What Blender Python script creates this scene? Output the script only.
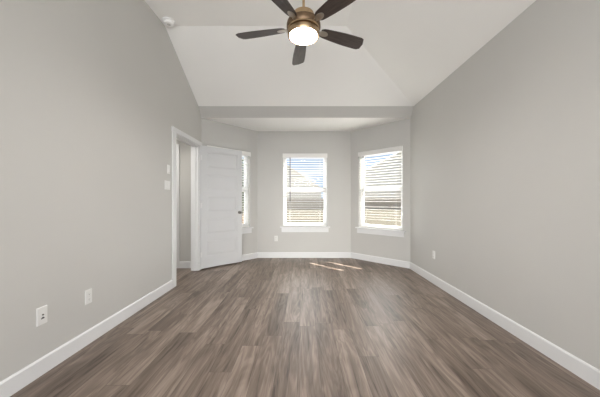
import bpy, bmesh, math, random
from mathutils import Vector, Matrix
random.seed(7)
for o in list(bpy.data.objects): bpy.data.objects.remove(o)
S = bpy.context.scene
COL = S.collection
R = math.radians

# ------------------------------------------------------------------ camera
F = 262.0                                   # focal length in pixels of a 600 px wide frame
cam = bpy.data.cameras.new('camera'); cam.sensor_width = 36; cam.lens = 36*F/600
cam.shift_x = -4/600; cam.shift_y = 2.5/600; cam.clip_start = .05
co = bpy.data.objects.new('camera', cam); COL.objects.link(co)
co.location = (0, 0, 1.37); co.rotation_euler = (R(90), 0, 0)
S.camera = co
S.view_settings.view_transform = 'Standard'; S.view_settings.look = 'None'
S.view_settings.gamma = 1; S.view_settings.exposure = 0.57
S.view_settings.use_curve_mapping = False

# ------------------------------------------------------------------ sky
W = bpy.data.worlds.new('sky'); S.world = W; W.use_nodes = True
nt = W.node_tree; nt.nodes.clear()
def nd(tree, typ, **kw):
    n = tree.nodes.new(typ)
    for k, v in kw.items(): setattr(n, k, v)
    return n
out = nd(nt, 'ShaderNodeOutputWorld'); bg = nd(nt, 'ShaderNodeBackground')
tc = nd(nt, 'ShaderNodeTexCoord'); sep = nd(nt, 'ShaderNodeSeparateXYZ')
nt.links.new(tc.outputs['Generated'], sep.inputs[0])
grad = nd(nt, 'ShaderNodeValToRGB')
grad.color_ramp.elements[0].position = 0.0; grad.color_ramp.elements[0].color = (.62, .76, .95, 1)
grad.color_ramp.elements[1].position = .55; grad.color_ramp.elements[1].color = (.22, .42, .80, 1)
nt.links.new(sep.outputs['Z'], grad.inputs[0])
mp = nd(nt, 'ShaderNodeMapping'); mp.inputs['Scale'].default_value = (1, 1, 2.2); mp.inputs['Location'].default_value = (.3, .1, .35)
nt.links.new(tc.outputs['Generated'], mp.inputs[0])
cn = nd(nt, 'ShaderNodeTexNoise'); cn.inputs['Scale'].default_value = 5.2; cn.inputs['Detail'].default_value = 7; cn.inputs['Roughness'].default_value = .55
nt.links.new(mp.outputs[0], cn.inputs[0])
cr = nd(nt, 'ShaderNodeValToRGB'); cr.color_ramp.elements[0].position = .46; cr.color_ramp.elements[1].position = .62
nt.links.new(cn.outputs[0], cr.inputs[0])
mx = nd(nt, 'ShaderNodeMix', data_type='RGBA'); mx.inputs['B'].default_value = (.95, .97, 1.0, 1)
nt.links.new(cr.outputs[0], mx.inputs['Factor']); nt.links.new(grad.outputs[0], mx.inputs['A'])
nt.links.new(mx.outputs['Result'], bg.inputs[0]); bg.inputs[1].default_value = .66
nt.links.new(bg.outputs[0], out.inputs[0])

# ------------------------------------------------------------------ sun, sky and added fill lights
def light(name, typ, loc, energy, color=(1, 1, 1), **kw):
    l = bpy.data.lights.new(name, typ); l.energy = energy; l.color = color
    for k, v in kw.items(): setattr(l, k, v)
    o = bpy.data.objects.new(name, l); COL.objects.link(o); o.location = loc
    return o
SUN = Vector((-.93, -.295, -1.0))
s = light('sun', 'SUN', (6, 8, 12), 20.0, (1, .95, .88), angle=R(.4))
s.rotation_euler = SUN.to_track_quat('-Z', 'Y').to_euler()
# soft sky light from beyond the bay windows, then an added rear fill
sk = light('skylight', 'SUN', (0, 12, 9), 17.0, (.97, .985, 1), angle=R(150))
sk.rotation_euler = Vector((0, -1, -.45)).to_track_quat('-Z', 'Y').to_euler()
a = light('rear_fill', 'AREA', (0.05, -3.1, 1.7), 130, (1, .99, .97), shape='RECTANGLE', size=4.0, size_y=3.0)  # unseen panel behind the camera, added to lift the whole room
a.rotation_euler = (R(122), 0, R(-12))
# added narrow fill from behind the camera, thrown forward into the bay
b_ = light('bay_fill', 'AREA', (0.15, -3.0, 2.5), 9, (1, .985, .95), shape='RECTANGLE', size=1.6, size_y=.5, spread=R(34))
b_.rotation_euler = (R(90-13.5), 0, 0)

# added fill that brightens the hall beyond the doorway, no fitting there
light('hall_fill', 'AREA', (-2.95, 4.3, 2.70), 14, (1, .97, .92), shape='DISK', size=.35)

# ------------------------------------------------------------------ materials
def mat(name, color, rough=.5, metal=0.0, bump=None, noise=None, emit=None, spec=.5):
    m = bpy.data.materials.new(name); m.use_nodes = True
    t = m.node_tree; b = t.nodes['Principled BSDF']
    b.inputs['Base Color'].default_value = (*color, 1)
    b.inputs['Roughness'].default_value = rough; b.inputs['Metallic'].default_value = metal
    b.inputs['Specular IOR Level'].default_value = spec
    if emit:
        b.inputs['Emission Color'].default_value = (*emit[0], 1); b.inputs['Emission Strength'].default_value = emit[1]
    c = nd(t, 'ShaderNodeTexCoord')
    if noise:                                # (scale, amount) gentle unevenness of the paint itself
        n = nd(t, 'ShaderNodeTexNoise'); n.inputs['Scale'].default_value = noise[0]; n.inputs['Detail'].default_value = 4
        t.links.new(c.outputs['Object'], n.inputs[0])
        r = nd(t, 'ShaderNodeValToRGB')
        k = noise[1]
        r.color_ramp.elements[0].position = .3; r.color_ramp.elements[1].position = .7
        r.color_ramp.elements[0].color = (*[v*(1-k) for v in color], 1)
        r.color_ramp.elements[1].color = (*[min(1, v*(1+k)) for v in color], 1)
        t.links.new(n.outputs[0], r.inputs[0]); t.links.new(r.outputs[0], b.inputs['Base Color'])
    if bump:
        n = nd(t, 'ShaderNodeTexNoise'); n.inputs['Scale'].default_value = bump[0]; n.inputs['Detail'].default_value = 3
        t.links.new(c.outputs['Object'], n.inputs[0])
        bp = nd(t, 'ShaderNodeBump'); bp.inputs['Strength'].default_value = bump[1]; bp.inputs['Distance'].default_value = .002
        t.links.new(n.outputs[0], bp.inputs['Height']); t.links.new(bp.outputs[0], b.inputs['Normal'])
    return m
M = {}
M['wall'] = mat('wall_paint', (.556, .546, .520), .75, bump=(180, .15), noise=(1.5, .01), spec=.25)
M['ceil'] = mat('ceiling_paint', (.885, .875, .850), .85, bump=(160, .15), noise=(1.2, .01), spec=.2)
M['bayceil'] = M['ceil']
M['trim'] = mat('trim_enamel', (.74, .74, .74), .38, noise=(3, .01))
M['door'] = mat('door_enamel', (.66, .665, .67), .42, noise=(3, .01))
M['plate'] = mat('plate_plastic', (.74, .735, .71), .35, noise=(20, .01))
M['detector'] = mat('detector_plastic', (.90, .90, .89), .4, noise=(20, .01))
M['dark'] = mat('dark_socket', (.03, .03, .03), .6, noise=(50, .05))
M['vinyl'] = mat('window_vinyl', (.86, .86, .85), .4, noise=(4, .01))
M['bronze'] = mat('brushed_bronze', (.50, .36, .22), .34, 1.0, bump=(300, .1), noise=(30, .06))
M['bronze_dark'] = mat('aged_bronze', (.20, .135, .085), .42, 1.0, noise=(40, .15))
M['nickel'] = mat('pewter_metal', (.52, .48, .43), .38, 1.0, noise=(30, .05))
M['knob'] = mat('satin_nickel', (.16, .15, .14), .32, 1.0, noise=(30, .05))
M['wand'] = mat('wand_plastic', (.10, .095, .09), .4, noise=(20, .05))
M['cord'] = mat('cord_white', (.80, .79, .76), .8, noise=(60, .03))
M['bowl'] = mat('frosted_bowl', (.9, .86, .8), .4, emit=((1, .955, .92), 60.0), noise=(8, .01))
M['lens'] = mat('detector_grille', (.50, .49, .47), .6, noise=(30, .05))
M['fence'] = mat('cedar_fence', (.56, .48, .39), .8, noise=(6, .15))
M['siding'] = mat('cream_siding', (.74, .70, .62), .7, noise=(2, .04))
M['shingle'] = mat('tan_shingles', (.62, .57, .49), .85, noise=(12, .12))
M['lawn'] = mat('dry_grass', (.066, .060, .048), .95, noise=(5, .25), spec=0.0)
M['bark'] = mat('bark', (.16, .11, .07), .9, noise=(10, .3))
M['leaf'] = mat('leaves', (.075, .10, .04), .6, noise=(6, .4))

# slats: white faux wood that lets a little light through
m = mat('blind_slat', (.86, .85, .82), .45, noise=(8, .01)); M['slat'] = m
t = m.node_tree; b = t.nodes['Principled BSDF']; tr = nd(t, 'ShaderNodeBsdfTranslucent'); tr.inputs[0].default_value = (.9, .87, .8, 1)
ms = nd(t, 'ShaderNodeMixShader'); ms.inputs[0].default_value = .10
t.links.new(b.outputs[0], ms.inputs[1]); t.links.new(tr.outputs[0], ms.inputs[2]); t.links.new(ms.outputs[0], t.nodes['Material Output'].inputs[0])

# clear pane
m = bpy.data.materials.new('clear_glass'); m.use_nodes = True; M['glass'] = m
t = m.node_tree; t.nodes.clear(); o_ = nd(t, 'ShaderNodeOutputMaterial'); tp = nd(t, 'ShaderNodeBsdfTransparent'); tp.inputs[0].default_value = (.96, .97, .97, 1)
gl = nd(t, 'ShaderNodeBsdfGlossy'); gl.inputs['Roughness'].default_value = .02
fr = nd(t, 'ShaderNodeFresnel'); fr.inputs[0].default_value = 1.45
ms = nd(t, 'ShaderNodeMixShader')
mu = nd(t, 'ShaderNodeMath', operation='MULTIPLY'); mu.inputs[1].default_value = .08     # pane reflection weakened so lamps don't show in it
t.links.new(fr.outputs[0], mu.inputs[0]); t.links.new(mu.outputs[0], ms.inputs[0]); t.links.new(tp.outputs[0], ms.inputs[1]); t.links.new(gl.outputs[0], ms.inputs[2]); t.links.new(ms.outputs[0], o_.inputs[0])

# fan blade: dark stained wood
def wood_blade():
    m = mat('walnut_blade', (.05, .035, .03), .36); t = m.node_tree; b = t.nodes['Principled BSDF']
    c = nd(t, 'ShaderNodeTexCoord'); mp = nd(t, 'ShaderNodeMapping'); mp.inputs['Scale'].default_value = (3, 40, 10)
    n = nd(t, 'ShaderNodeTexNoise'); n.inputs['Scale'].default_value = 2.0; n.inputs['Detail'].default_value = 5
    r = nd(t, 'ShaderNodeValToRGB'); r.color_ramp.elements[0].position = .3; r.color_ramp.elements[1].position = .75
    r.color_ramp.elements[0].color = (.040, .028, .024, 1); r.color_ramp.elements[1].color = (.085, .062, .053, 1)
    t.links.new(c.outputs['Object'], mp.inputs[0]); t.links.new(mp.outputs[0], n.inputs[0]); t.links.new(n.outputs[0], r.inputs[0]); t.links.new(r.outputs[0], b.inputs['Base Color'])
    return m
M['blade'] = wood_blade()

# floor: random-length vinyl planks running away from the camera
def plank_floor():
    m = mat('vinyl_planks', (.2, .16, .13), .4); t = m.node_tree; b = t.nodes['Principled BSDF']; L = t.links.new
    def math_(op, a, bb=None, c=None):
        n = nd(t, 'ShaderNodeMath', operation=op)
        for i, v in enumerate((a, bb, c)):
            if v is None: continue
            if isinstance(v, (int, float)): n.inputs[i].default_value = v
            else: L(v, n.inputs[i])
        return n.outputs[0]
    def comb(x, y, z=0.0):
        n = nd(t, 'ShaderNodeCombineXYZ')
        for i, v in enumerate((x, y, z)):
            if isinstance(v, (int, float)): n.inputs[i].default_value = v
            else: L(v, n.inputs[i])
        return n.outputs[0]
    def white(v):
        n = nd(t, 'ShaderNodeTexWhiteNoise', noise_dimensions='3D'); L(v, n.inputs['Vector']); return n.outputs['Value']
    def noise(v, sc, det=4, rg=.55, dist=0):
        n = nd(t, 'ShaderNodeTexNoise'); L(v, n.inputs['Vector']); n.inputs['Scale'].default_value = sc; n.inputs['Detail'].default_value = det
        n.inputs['Roughness'].default_value = rg; n.inputs['Distortion'].default_value = dist; return n.outputs[0]
    c = nd(t, 'ShaderNodeTexCoord'); sp = nd(t, 'ShaderNodeSeparateXYZ'); L(c.outputs['Object'], sp.inputs[0])
    X, Y = sp.outputs[0], sp.outputs[1]
    PW, PL = .178, 1.22
    xr = math_('DIVIDE', math_('ADD', X, .05), PW); row = math_('FLOOR', xr); fx = math_('FRACT', xr)
    off = math_('MULTIPLY', white(comb(row, 3.7, 1.3)), 7.0)
    yr = math_('ADD', math_('DIVIDE', Y, PL), off); colm = math_('FLOOR', yr); fy = math_('FRACT', yr)
    rnd = white(comb(row, colm, .5)); rnd2 = white(comb(row, colm, 9.5))
    # grain coordinates, shifted for every plank
    gx = math_('ADD', X, math_('MULTIPLY', rnd, 13.0)); gy = math_('ADD', Y, math_('MULTIPLY', rnd2, 31.0))
    broad = noise(comb(math_('MULTIPLY', gx, 9.0), math_('MULTIPLY', gy, .8)), 1.0, 5, .6, 1.0)
    rings = math_('SINE', math_('MULTIPLY', noise(comb(math_('MULTIPLY', gx, 6.5), math_('MULTIPLY', gy, .75)), 1.0, 3, .5, 1.4), 38.0))
    fine = noise(comb(math_('MULTIPLY', gx, 155.0), math_('MULTIPLY', gy, 4.0)), 1.0, 4, .6)
    v = math_('ADD', math_('MULTIPLY', math_('SUBTRACT', rnd, .5), .26), .5)
    v = math_('ADD', v, math_('MULTIPLY', math_('SUBTRACT', broad, .5), 1.05))
    v = math_('ADD', v, math_('MULTIPLY', rings, .085))
    v = math_('ADD', v, math_('MULTIPLY', math_('SUBTRACT', fine, .5), .36))
    streak = noise(comb(math_('MULTIPLY', gx, 34.0), math_('MULTIPLY', gy, 1.3)), 1.0, 2, .5, .8)
    v = math_('SUBTRACT', v, math_('MULTIPLY', math_('MAXIMUM', math_('SUBTRACT', streak, .58), 0.0), 1.9))
    r = nd(t, 'ShaderNodeValToRGB'); e = r.color_ramp.elements
    e[0].position = .12; e[0].color = (.060, .041, .029, 1); e[1].position = .90; e[1].color = (.350, .280, .230, 1)
    k = e.new(.5); k.color = (.180, .136, .107, 1)
    L(v, r.inputs[0])
    ex = math_('MINIMUM', fx, math_('SUBTRACT', 1.0, fx)); ey = math_('MINIMUM', fy, math_('SUBTRACT', 1.0, fy))
    seam = math_('MAXIMUM', math_('LESS_THAN', ex, .009), math_('LESS_THAN', ey, .0015))
    mxs = nd(t, 'ShaderNodeMix', data_type='RGBA'); mxs.inputs['B'].default_value = (.06, .045, .036, 1)
    L(math_('MULTIPLY', seam, .65), mxs.inputs['Factor']); L(r.outputs[0], mxs.inputs['A']); L(mxs.outputs['Result'], b.inputs['Base Color'])
    L(math_('ADD', .36, math_('MULTIPLY', fine, .14)), b.inputs['Roughness'])
    bp = nd(t, 'ShaderNodeBump'); bp.inputs['Strength'].default_value = .12; bp.inputs['Distance'].default_value = .001
    L(fine, bp.inputs['Height']); L(bp.outputs[0], b.inputs['Normal'])
    b.inputs['Specular IOR Level'].default_value = .5
    return m
M['floor'] = plank_floor()

# ------------------------------------------------------------------ mesh helpers
class MB:
    def __init__(s): s.bm = bmesh.new()
    def box(s, x0, x1, y0, y1, z0, z1, mx=None):
        return s.hexa([(x0,y0,z0),(x1,y0,z0),(x1,y1,z0),(x0,y1,z0)], [(x0,y0,z1),(x1,y0,z1),(x1,y1,z1),(x0,y1,z1)], mx)
    def hexa(s, bot, top, mx=None):
        f = lambda p: s.bm.verts.new((mx @ Vector(p)) if mx else p)
        b = [f(p) for p in bot]; t = [f(p) for p in top]; n = len(b)
        s.bm.faces.new(b[::-1]); s.bm.faces.new(t)
        for i in range(n): s.bm.faces.new((b[i], b[(i+1) % n], t[(i+1) % n], t[i]))
        return s
    def prism(s, poly, vec):
        return s.hexa(poly, [tuple(Vector(p)+Vector(vec)) for p in poly])
    def lathe(s, prof, seg=40, mx=None):
        rings = []
        for r, z in prof:
            if r < 1e-6:
                p = Vector((0, 0, z)); rings.append([s.bm.verts.new((mx @ p) if mx else p)])
            else:
                rg = []
                for i in range(seg):
                    a = 2*math.pi*i/seg; p = Vector((r*math.cos(a), r*math.sin(a), z)); rg.append(s.bm.verts.new((mx @ p) if mx else p))
                rings.append(rg)
        for a, b in zip(rings, rings[1:]):
            for i in range(seg):
                j = (i+1) % seg
                q = [a[i % len(a)], a[j % len(a)], b[j % len(b)], b[i % len(b)]]
                q = list(dict.fromkeys(q))
                if len(q) > 2: s.bm.faces.new(q)
        return s
    def tube(s, pts, r, seg=10):
        for p, q in zip(pts, pts[1:]):
            p, q = Vector(p), Vector(q); d = q-p
            mx = Matrix.Translation(p) @ d.to_track_quat('Z', 'Y').to_matrix().to_4x4()
            s.lathe([(0, 0), (r, 0), (r, d.length), (0, d.length)], seg, mx)
        return s
    def obj(s, name, m, parent=None, bevel=0, smooth=False, kind=None):
        bmesh.ops.recalc_face_normals(s.bm, faces=s.bm.faces)
        me = bpy.data.meshes.new(name); s.bm.to_mesh(me); s.bm.free()
        o = bpy.data.objects.new(name, me); COL.objects.link(o); me.materials.append(m)
        if parent: o.parent = parent
        if smooth:
            for p in me.polygons: p.use_smooth = True
            md = o.modifiers.new('edges', 'EDGE_SPLIT'); md.split_angle = R(35)
        if bevel:
            md = o.modifiers.new('bevel', 'BEVEL'); md.width = bevel; md.segments = 2; md.limit_method = 'ANGLE'
        if kind: o['kind'] = kind
        return o
def empty(name, loc, rz=0.0, kind=None, label=None, cat=None, group=None, rot=None):
    o = bpy.data.objects.new(name, None); COL.objects.link(o); o.empty_display_size = .1
    o.location = loc; o.rotation_euler = rot if rot else (0, 0, rz)
    tag(o, label, cat, group, kind); return o
def tag(o, label=None, cat=None, group=None, kind=None):
    for k, v in (('label', label), ('category', cat), ('group', group), ('kind', kind)):
        if v: o[k] = v
    return o
ST = 'structure'
def struct(o, label, cat): return tag(o, label, cat, None, ST)

# ------------------------------------------------------------------ room shell
XL, XR, YN, YC = -2.075, 2.158, -3.2, 5.30
ZF, ZS, ZB = 3.98, 3.235, 3.05              # flat ceiling, spring line, bay ceiling
YT, XT, YH = 3.91, .634, 5.15               # far edge and right edge of the flat, header top
C_, D_, B_, A_ = Vector((XL, 5.30, 0)), Vector((-1.122, 6.32, 0)), Vector((1.134, 6.32, 0)), Vector((XR, 5.31, 0))
DY0, DY1, DZ = 4.225, 5.17, 2.465            # doorway in the left wall
TH = .15

struct(MB().box(-3.6, 2.4, YN, 6.55, -.12, 0).obj('floor', M['floor']), 'brown vinyl plank floor running the length of the room', 'floor')
w = MB()
w.prism([(XL, YN, 0), (XL, DY0, 0), (XL, DY0, 3.98-(DY0-YT)*.6008), (XL, YT, ZF), (XL, YT, ZF+.1), (XL, YN, ZF+.1)], (-TH, 0, 0))
w.prism([(XL, DY0, DZ), (XL, DY1, DZ), (XL, DY1, 3.4), (XL, DY0, 4.0)], (-TH, 0, 0))
w.prism([(XL, DY1, 0), (XL, 5.36, 0), (XL, 5.36, 3.4), (XL, DY1, 3.4)], (-TH, 0, 0))
struct(w.obj('wall_left', M['wall']), 'pale greige left wall with the open doorway', 'wall')
struct(MB().box(XR, XR+TH, YN, 5.40, 0, 3.4).obj('wall_right', M['wall']), 'long plain greige wall on the right', 'wall')

def bay_wall(name, p, q, s0, s1, z0, z1, label):
    d = q-p; ln = d.length; e = .06
    w = MB()
    w.box(-e, s0, 0, TH, 0, 3.2); w.box(s1, ln+e, 0, TH, 0, 3.2)
    w.box(s0, s1, 0, TH, 0, z0); w.box(s0, s1, 0, TH, z1, 3.2)
    o = w.obj(name, M['wall']); o.location = p; o.rotation_euler = (0, 0, math.atan2(d.y, d.x))
    return struct(o, label, 'wall')
WZ0, WZ1 = .755, 2.505
WIN = {'left': (C_, D_, .123, 1.180), 'back': (D_, B_, .616, 1.677), 'right': (B_, A_, .216, 1.273)}
for side, (p, q, s0, s1) in WIN.items():
    bay_wall('wall_bay_'+side, p, q, s0, s1, WZ0, WZ1, {'left': 'angled greige bay wall behind the open white door', 'back': 'far greige bay wall with the centre window', 'right': 'angled greige bay wall at right with a window'}[side])

c = MB()
c.prism([(XL-.12, YN, ZF), (XT, YN, ZF), (XT, YT, ZF), (XL-.12, YT, ZF)], (0, 0, .1))
c.prism([(XL-.12, YT, ZF), (XT, YT, ZF), (XR, YH, ZS), (XL-.12, YH, ZS)], (0, 0, .12))
c.prism([(XT, YN, ZF), (XR, YN, ZS), (XR, YH, ZS), (XT, YT, ZF)], (0, 0, .12))
struct(c.obj('ceiling', M['ceil']), 'vaulted ceiling with flat top and two sloping sides', 'ceiling')
c = MB().prism([(-2.2, 5.285, ZB), (2.3, 5.285, ZB), (2.3, 5.5, ZB), (1.3, 6.5, ZB), (-1.3, 6.5, ZB), (-2.2, 5.5, ZB)], (0, 0, .1))
struct(c.obj('ceiling_bay', M['ceil']), 'flat lower ceiling over the window bay', 'ceiling')
c = MB().prism([(-2.2, YH, ZS), (-2.2, 5.285, ZB), (-2.2, 5.285, 3.45), (-2.2, YH, 3.45)], (4.45, 0, 0))
struct(c.obj('wall_header', M['wall']), 'horizontal dropped header across the front of the window bay', 'wall')

# hall seen through the doorway
h = MB(); h.box(-3.6, XL-TH, 5.36, 5.48, 0, 2.75); struct(h.obj('wall_hall_far', M['wall']), 'grey hall wall seen through the doorway', 'wall')
struct(MB().box(-3.72, -3.6, 3.0, 5.48, 0, 2.75).obj('wall_hall_left', M['wall']), 'hall side wall beyond the doorway', 'wall')
struct(MB().box(-3.6, XL-TH, 2.9, 3.0, 0, 2.75).obj('wall_hall_near', M['wall']), 'hall end wall beyond the doorway', 'wall')
struct(MB().box(-3.72, XL-TH, 2.9, 5.48, 2.75, 2.85).obj('ceiling_hall', M['ceil']), 'hall ceiling beyond the doorway', 'ceiling')

# baseboards: flat board with a small chamfer on top
BH, BT = .135, .016
def baseboard(name, p, q, label, e0=0, e1=0):
    p, q = Vector(p), Vector(q); d = q-p; ln = d.length
    prof = [(0, 0, 0), (0, -BT, 0), (0, -BT, BH-.012), (0, -BT+.008, BH), (0, 0, BH)]
    m = MB().prism([(e0, y, z) for _, y, z in prof], (ln-e0-e1, 0, 0))
    o = m.obj(name, M['trim']); o.location = p; o.rotation_euler = (0, 0, math.atan2(d.y, d.x))
    return struct(o, label, 'baseboard')
baseboard('baseboard_left', (XL, YN, 0), (XL, 4.11, 0), 'white baseboard along the left wall')
baseboard('baseboard_bay_left', C_, D_, 'white baseboard on the angled wall behind the door')
baseboard('baseboard_bay_back', D_, B_, 'white baseboard under the centre window')
baseboard('baseboard_bay_right', B_, A_, 'white baseboard under the right window')
baseboard('baseboard_right', (XR, 5.31, 0), (XR, YN, 0), 'white baseboard along the right wall')
baseboard('baseboard_hall', (-2.545, 5.36, 0), (XL-TH, 5.36, 0), 'short white baseboard in the hall past the doorway')

# door casing and jamb
k = MB(); x0, x1 = XL, XL+.019
k.box(x0, x1, 4.11, DY0, 0, DZ); k.box(x0, x1, DY1, 5.285, 0, DZ); k.box(x0, x1+.004, 4.10, 5.292, DZ, 2.545)
struct(k.obj('trim_1', M['trim'], bevel=.003), 'white flat casing around the doorway in the left wall', 'trim')
k = MB(); k.box(XL-TH, XL, DY0, DY0+.018, 0, DZ); k.box(XL-TH, XL, DY1-.018, DY1, 0, DZ); k.box(XL-TH, XL, DY0, DY1, DZ-.018, DZ)
k.box(XL-.09, XL-.05, DY1-.030, DY1-.018, 0, DZ-.018); k.box(XL-.09, XL-.05, DY0+.018, DY0+.030, 0, DZ-.018); k.box(XL-.09, XL-.05, DY0, DY1, DZ-.030, DZ-.018)
struct(k.obj('trim_2', M['trim']), 'white door jamb lining the doorway opening', 'trim')
k = MB(); k.box(-2.66, -2.545, 5.338, 5.36, 0, 2.44); k.box(-3.56, -3.47, 5.338, 5.36, 0, 2.44); k.box(-3.56, -2.545, 5.336, 5.36, 2.44, 2.53)
struct(k.obj('trim_3', M['trim'], bevel=.003), 'white upright casing strip on the hall wall', 'trim')
k = MB(); k.box(-3.47, -2.66, 5.350, 5.36, .02, 2.44)
for i in range(5): k.box(-3.36, -2.77, 5.346, 5.352, .25+.43*i, .57+.43*i)
struct(k.obj('door_2', M['door'], bevel=.003), 'closed white panel door in the hall past the doorway', 'door')

# ------------------------------------------------------------------ door, standing open into the room
def make_door():
    L_, H, T = .91, 2.472, .035
    d = empty('door_1', (-2.048, 5.185, .03), R(42), ST, 'white five panel door standing open against the left bay window', 'door')
    m = MB(); st = .115; zb = .225; ph = .335; rl = .108
    m.box(0, st, 0, T, 0, H-.03); m.box(L_-st, L_, 0, T, 0, H-.03)
    zs = [(0, zb)]; z = zb; panels = []
    for i in range(5):
        panels.append((z, z+ph)); z += ph
        top = z+rl if i < 4 else H-.03
        zs.append((z, top)); z = top
    for a, b in zs: m.box(st, L_-st, 0, T, a, b)
    for a, b in panels:
        m.box(st, L_-st, .012, T-.012, a, b)
        for y0, y1 in ((.012, .003), (T-.012, T-.003)):          # raised field, both faces
            i0, i1 = .022, .05
            A = [(st+i0, y0, a+i0), (L_-st-i0, y0, a+i0), (L_-st-i0, y0, b-i0), (st+i0, y0, b-i0)]
            B = [(st+i1, y1, a+i1), (L_-st-i1, y1, a+i1), (L_-st-i1, y1, b-i1), (st+i1, y1, b-i1)]
            m.hexa(A, B)
    m.obj('door_leaf', M['door'], d)
    for sgn, y in ((-1, 0), (1, T)):
        mx = Matrix.Translation((L_-.065, y, 1.09)) @ Matrix.Rotation(R(90 if sgn < 0 else -90), 4, 'X')
        k = MB().lathe([(0, 0), (.032, 0), (.032, .006), (.012, .010), (.011, .030), (.022, .036), (.029, .048), (.028, .058), (.018, .066), (0, .068)], 28, mx)
        k.obj('door_knob', M['knob'], d, smooth=True)
    for z in (.22, 1.2, 2.15):
        k = MB(); k.lathe([(0, 0), (.008, 0), (.008, .1), (0, .1)], 14, Matrix.Translation((-.008, -.004, z))); k.box(-.002, .030, -.0015, .0, z, z+.1)
        k.obj('hinge', M['trim'], d)
make_door()

# ------------------------------------------------------------------ windows and blinds
def make_window(n, side, label):
    p, q, s0, s1 = WIN[side]; d = (q-p).normalized(); rz = math.atan2(d.y, d.x); w = s1-s0; hw = w/2; H = WZ1-WZ0
    base = p + d*((s0+s1)/2) + Vector((0, 0, WZ0))
    win = empty('window_%d' % n, base, rz, ST, label, 'window')
    m = MB(); y0, y1 = .085, .145; f = .045
    m.box(-hw, -hw+f, y0, y1, 0, H); m.box(hw-f, hw, y0, y1, 0, H); m.box(-hw, hw, y0, y1, 0, f); m.box(-hw, hw, y0, y1, H-f, H)
    m.obj('window_frame', M['vinyl'], win)
    zm = .885
    m = MB(); m.box(-hw+f, hw-f, .095, .135, zm-.024, zm+.024); m.obj('meeting_rail', M['vinyl'], win)
    for nm, a, b, y in (('lower_sash', f, zm-.024, .10), ('upper_sash', zm+.024, H-f, .118)):
        g = .03; m = MB()
        m.box(-hw+f, -hw+f+g, y, y+.025, a, b); m.box(hw-f-g, hw-f, y, y+.025, a, b); m.box(-hw+f, hw-f, y, y+.025, a, a+g); m.box(-hw+f, hw-f, y, y+.025, b-g, b)
        sash = m.obj(nm, M['vinyl'], win)
        m = MB(); m.box(-hw+f+g, hw-f-g, y+.010, y+.015, a+g, b-g); m.obj('pane', M['glass'], sash)
    m = MB(); m.box(-hw-.07, hw+.07, -.045, 0, -.026, 0); m.box(-hw, hw, 0, .085, -.026, .0); m.obj('window_sill', M['trim'], win, bevel=.004)
    m = MB(); m.box(-hw-.035, hw+.035, -.018, 0, -.135, -.026); m.obj('apron', M['trim'], win, bevel=.003)
def make_blind(side, label, tilt=-7.0, zs=None, wand=.12):
    p, q, s0, s1 = WIN[side]; d = (q-p).normalized(); rz = math.atan2(d.y, d.x); hw = (s1-s0)/2-.006; H = WZ1-WZ0
    base = p + d*((s0+s1)/2) + Vector((0, 0, WZ0+.002))
    bl = empty('window_blind', base, rz, None, label, 'blind', 'window blinds in the bay')
    m = MB(); m.box(-hw, hw, .012, .068, H-.055, H-.004); m.obj('headrail', M['slat'], bl)
    m = MB(); m.box(-hw-.014, hw+.014, -.020, -.004, H-.088, H+.004); m.box(-hw-.014, hw+.014, -.025, -.004, H-.004, H+.006); m.box(-hw-.014, hw+.014, -.025, -.004, H-.092, H-.082)
    m.obj('valance', M['slat'], bl)
    m = MB(); m.box(-hw, hw, .016, .066, .004, .028); m.obj('bottom_rail', M['slat'], bl, bevel=.004)
    m = MB(); c = math.cos(R(tilt))*.025; sn = math.sin(R(tilt))*.025; t = .0045; ym = .041; cr = .0022
    for z in zs or [H-.115-.0575*i for i in range(28)]:                  # gently crowned slats
        prof = [(ym-c, z-sn), (ym, z+cr), (ym+c, z+sn), (ym+c, z+sn+t), (ym, z+cr+t), (ym-c, z-sn+t)]
        m.prism([(-hw, y, zz) for y, zz in prof], (2*hw, 0, 0))
    m.obj('slats', M['slat'], bl)
    for xx in (-hw+.16, hw-.16):
        m = MB()
        for yy in (.0145, .0675): m.tube([(xx, yy, .01), (xx, yy, H-.05)], .0014, 6)
        m.obj('ladder_cord', M['cord'], bl)
    m = MB().tube([(-hw+wand, -.012, H-1.15), (-hw+wand, -.012, H-.080)], .0095, 10)
    m.obj('tilt_wand', M['wand'], bl)
make_window(1, 'left', 'white window partly hidden behind the open door')
make_window(2, 'back', 'white single hung window in the middle of the bay')
make_window(3, 'right', 'white single hung window on the right bay wall')
make_blind('left', 'white slatted blind mostly hidden behind the open door')
make_blind('back', 'white slatted blind on the centre window facing the camera', wand=.165)
make_blind('right', 'white slatted blind on the angled right window', zs=[1.635-.0575*i for i in range(19)] + [.478-.0576*i for i in range(6)] + [.045])

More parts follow.
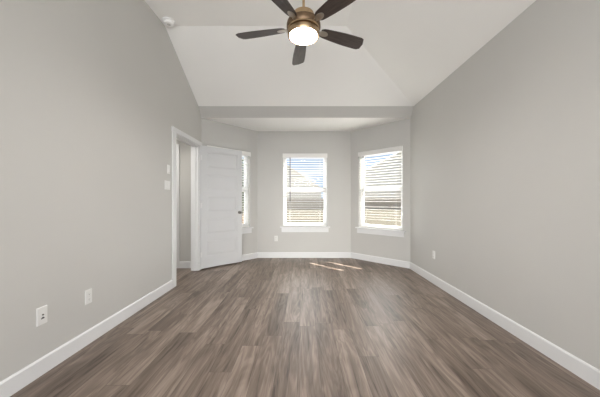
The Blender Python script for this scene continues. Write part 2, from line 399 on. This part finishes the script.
# ------------------------------------------------------------------ ceiling fan
def make_fan():
    fx, fy = -.004, 2.55
    fan = empty('ceiling_fan', (fx, fy, 3.06), 0, None, 'bronze five blade ceiling fan with glowing bowl light on a downrod', 'ceiling fan')
    MB().lathe([(0, .92), (.075, .92), (.073, .885), (.045, .845), (.018, .83), (0, .83)], 40).obj('canopy', M['bronze'], fan, smooth=True)
    MB().lathe([(0, .10), (.0125, .10), (.0125, .85), (0, .85)], 20).obj('downrod', M['bronze'], fan, smooth=True)
    m = MB().lathe([(0, .165), (.022, .165), (.024, .150), (.075, .143), (.100, .128), (.106, .110), (.106, .062), (.112, .056),
                    (.150, .040), (.160, .022), (.160, -.012), (.148, -.026), (.118, -.032), (.118, -.040), (0, -.040)], 56)
    m.obj('motor_housing', M['bronze'], fan, smooth=True)
    m = MB().lathe([(.108, .066), (.128, .060), (.158, .044), (.1645, .022), (.1645, -.006), (.158, -.018), (.140, -.018), (.108, .04)], 56)
    m.obj('motor_band', M['bronze_dark'], fan, smooth=True)
    m = MB().lathe([(0, -.036), (.125, -.036), (.150, -.044), (.156, -.056), (.154, -.084), (.146, -.094), (.137, -.092), (.137, -.076), (0, -.076)], 56)
    m.obj('light_ring', M['bronze'], fan, smooth=True)
    prof = [(.130, -.077), (.128, -.086), (.118, -.096), (.102, -.105), (.080, -.112), (.050, -.117), (.022, -.119), (0, -.1195)]
    MB().lathe([(0, -.073)] + prof, 56).obj('light_bowl', M['bowl'], fan, smooth=True)
    # the bulbs' light leaves through the bottom of the bowl
    l = light('fan_lamp', 'SPOT', (fx, fy, 3.06-.130), 62, (1, .955, .92), spot_size=R(179), spot_blend=1.0, shadow_soft_size=0)
    n = 18
    for kx in range(5):
        th = R(24+72*kx)
        # outline: narrow root, widening to a slanted rounded tip
        r0, r1 = .185, .69; up, dn = [], []
        for i in range(n+1):
            u = i/n; rr = r0+(r1-r0)*u
            hwid = .048+.026*math.sin(min(u/.75, 1)*math.pi/2)
            if u < .08: hwid *= (.70+.30*math.sin(u/.08*math.pi/2))
            cu, cd = hwid, hwid
            if u > .90:
                k = (u-.90)/.10; cu = hwid*(1-.30*k**2.2); cd = hwid*(1-.85*k**2.5)*1.0
            up.append((rr, cu)); dn.append((rr+0.0, -cd))
        poly = up + dn[::-1]
        pit = math.tan(R(12)); T = .006
        mm = MB()
        mm.hexa([(x, y, -y*pit-T) for x, y in poly], [(x, y, -y*pit) for x, y in poly])
        bl = mm.obj('blade', M['blade'], fan); bl.rotation_euler = (0, 0, th)
        # blade iron: arm from the motor with a rounded plate under the blade root
        mm = MB(); pp = []
        for i in range(25):
            a = 2*math.pi*i/24
            if i < 24: pp.append((.215+.052*math.cos(a), .030*math.sin(a)))
        mm.hexa([(x, y, -y*pit-T-.005) for x, y in pp], [(x, y, -y*pit-T) for x, y in pp])
        mm.hexa([(.13, -.013, -.020), (.18, -.018, -.016), (.18, .018, -.016), (.13, .013, -.020)], [(.13, -.013, -.004), (.18, -.018, -.004), (.18, .018, -.004), (.13, .013, -.004)])
        ir = mm.obj('blade_bracket', M['nickel'], bl)
        for dx, dy in ((.195, 0), (.232, .014), (.232, -.014)):
            pass
    return fan
make_fan()

# ------------------------------------------------------------------ smoke detector
sd = empty('smoke_detector', (-1.962, 3.80, ZF), 0, None, 'round white smoke detector on the ceiling beside the left wall', 'smoke detector')
MB().lathe([(0, 0), (.090, 0), (.090, -.012), (.082, -.016), (0, -.016)], 40).obj('base_plate', M['detector'], sd, smooth=True)
MB().lathe([(0, -.014), (.074, -.014), (.072, -.034), (.062, -.048), (.040, -.052), (0, -.052)], 40).obj('cover', M['detector'], sd, smooth=True)
MB().lathe([(.0, -.0515), (.026, -.0515), (.024, -.056), (0, -.057)], 24).obj('sounder_grille', M['lens'], sd, smooth=True)

# ------------------------------------------------------------------ switch and outlet plates
def plate(name, loc, rz, w, h, label, cat, group=None):
    """local x along the wall, -y into the room"""
    o = empty(name, loc, rz, None, label, cat, group)
    f = .005
    MB().hexa([(-w/2, 0, -h/2), (w/2, 0, -h/2), (w/2, 0, h/2), (-w/2, 0, h/2)],
              [(-w/2+f, -.009, -h/2+f), (w/2-f, -.009, -h/2+f), (w/2-f, -.009, h/2-f), (-w/2+f, -.009, h/2-f)]).obj('cover_plate', M['plate'], o)
    return o
def duplex(loc, rz, label, w=.080, h=.132):
    o = plate('wall_outlet', loc, rz, w, h, label, 'outlet', 'duplex outlets on the walls')
    for z in (-.0245, .0245):
        pts = [(.017*math.cos(a)*1.0, -.008, z+max(-.013, min(.013, .0175*math.sin(a)))) for a in [2*math.pi*i/20 for i in range(20)]]
        rc = MB().prism(pts, (0, -.0035, 0)).obj('receptacle', M['plate'], o)
        k = MB(); k.box(-.0075, -.0055, -.0119, -.0112, z-.003, z+.006); k.box(.0055, .0075, -.0119, -.0112, z-.002, z+.005)
        k.lathe([(0, 0), (.0024, 0), (.0024, .0007), (0, .0007)], 10, Matrix.Translation((0, -.0112, z-.0075)) @ Matrix.Rotation(R(90), 4, 'X'))
        k.obj('slots', M['dark'], rc)
    MB().lathe([(0, 0), (.003, 0), (.002, .0015), (0, .0015)], 10, Matrix.Translation((0, -.0085, 0)) @ Matrix.Rotation(R(90), 4, 'X')).obj('screw', M['nickel'], o)
LW, RW = R(90), R(-90)                       # left wall runs along +Y, right wall along -Y
duplex((XL, 2.520, .450), LW, 'white duplex outlet on left wall, second plate from the camera', .078, .138)
duplex((XR, 4.350, .475), RW, 'white duplex outlet low on the plain right wall')
duplex((-.675, 6.32, .465), 0, 'small white duplex outlet below left of the centre window')
o = plate('media_plate', (XL, 2.072, .463), LW, .086, .142, 'white cable jack plate low on left wall, nearest the camera', 'wall plate')
MB().lathe([(0, 0), (.0062, 0), (.0062, .006), (.0035, .006), (.0035, .004), (0, .004)], 14, Matrix.Translation((0, -.0085, .008)) @ Matrix.Rotation(R(90), 4, 'X')).obj('coax_jack', M['knob'], o)
k = MB(); k.prism([(-.014, -.0085, -.024), (.014, -.0085, -.024), (.014, -.0085, -.016), (.007, -.0085, -.016), (.007, -.0085, -.010), (-.007, -.0085, -.010), (-.007, -.0085, -.016), (-.014, -.0085, -.016)], (0, -.0012, 0))
k.obj('network_jack', M['dark'], o)
def switch(loc, w, n, label):
    o = plate('light_switch', loc, LW, w, .135, label, 'light switch')
    for i in range(n):
        x = (i-(n-1)/2)*.048
        MB().hexa([(x-.0165, -.0085, -.033), (x+.0165, -.0085, -.033), (x+.0165, -.0085, .033), (x-.0165, -.0085, .033)],
                  [(x-.0155, -.015, -.032), (x+.0155, -.015, -.032), (x+.0155, -.0105, .032), (x-.0155, -.0105, .032)]).obj('rocker', M['plate'], o)
switch((XL, 4.010, 1.855), .078, 1, 'single white switch plate beside the doorway, above the wider plate')
switch((XL, 3.975, 1.610), .150, 2, 'wider two gang white switch plate beside the doorway, lower one')

# ------------------------------------------------------------------ outside
struct(MB().box(-60, 60, 6.9, 90, -.25, -.15).obj('ground', M['lawn']), 'dry pale lawn outside the windows', 'ground')
struct(MB().box(-7, 9, 6.75, 13, -.25, -.12).obj('bounce_slab', mat('bounce_grey', (.26, .25, .24), .8, noise=(3, .05))), 'added grey slab, unseen, bouncing sunlight up into the bay', 'bounce_slab')  # hidden below the sills, added to throw sunlight onto the bay ceiling
def fence():
    f = empty('garden_fence', (0, 46, -.15), 0, None, 'tan board fence outside, behind the window blinds', 'fence')
    m = MB(); x = -28.0
    while x < 36:
        h = 1.98+random.uniform(-.01, .01); m.box(x, x+.135, 0, .018, .03, h); x += .142
    m.obj('board_panel', M['fence'], f)
    for z in (.35, 1.08, 1.78):
        MB().box(-28, 36, -.045, 0, z, z+.09).obj('rail', M['fence'], f)
    x = -28
    while x <= 36:
        MB().box(x, x+.09, -.09, 0, 0, 1.92).obj('post', M['fence'], f); x += 2.4
fence()
def gable_house(x0, x1, y0, y1, ze, label, slope):
    """gable end faces the room"""
    h = empty('neighbour_house', ((x0+x1)/2, y0, -.15), 0, None, label, 'house')
    hw = (x1-x0)/2; zr = ze+hw*slope; dp = y1-y0
    MB().prism([(-hw, 0, 0), (hw, 0, 0), (hw, 0, ze), (0, 0, zr), (-hw, 0, ze)], (0, dp, 0)).obj('wall', M['siding'], h)
    m = MB(); e = .35; t = .16
    for sgn in (-1, 1):
        m.prism([(sgn*(hw+e), -.3, ze-e*slope), (0, -.3, zr), (0, -.3, zr+t), (sgn*(hw+e), -.3, ze-e*slope+t)], (0, dp+.6, 0))
    m.obj('roof', M['shingle'], h)
    m = MB()
    for sgn in (-1, 1):
        m.prism([(sgn*(hw+e), -.33, ze-e*slope-.06), (0, -.33, zr-.06), (0, -.33, zr+t*.7), (sgn*(hw+e), -.33, ze-e*slope+t*.7)], (0, .03, 0))
    m.obj('fascia', M['siding'], h)
    return h
gable_house(11.0, 29.0, 50, 64, 6.9, 'cream gabled house seen through the right window blind', .53)
gable_house(-15.6, 3.6, 55, 69, 4.1, 'cream gabled house seen through the centre window blind', .68)
# tree outside the left window
def tree():
    tr = empty('garden_tree', (-2.35, 9.8, -.15), 0, None, 'small dark green tree outside the left bay window', 'tree')
    MB().tube([(0, 0, 0), (.03, 0, .8), (-.02, .02, 1.5)], .05, 10).obj('trunk', M['bark'], tr)
    bm = MB(); rnd = random.Random(3)
    for i in range(2200):
        v = Vector((rnd.gauss(0, 1), rnd.gauss(0, 1), rnd.gauss(0, 1))).normalized()*(rnd.random()**.4)
        p = Vector((v.x*.55, v.y*.55, 2.1+v.z*1.05)); q = Matrix.Rotation(rnd.uniform(0, 6.3), 4, 'Z') @ Matrix.Rotation(rnd.uniform(-1, 1), 4, 'X')
        s = rnd.uniform(.05, .09); vs = [bm.bm.verts.new(p + (q @ Vector(c))*s) for c in ((-1, 0, 0), (0, -.45, .1), (1, 0, 0), (0, .45, .1))]
        bm.bm.faces.new(vs)
    bm.obj('foliage', M['leaf'], tr)
tree()
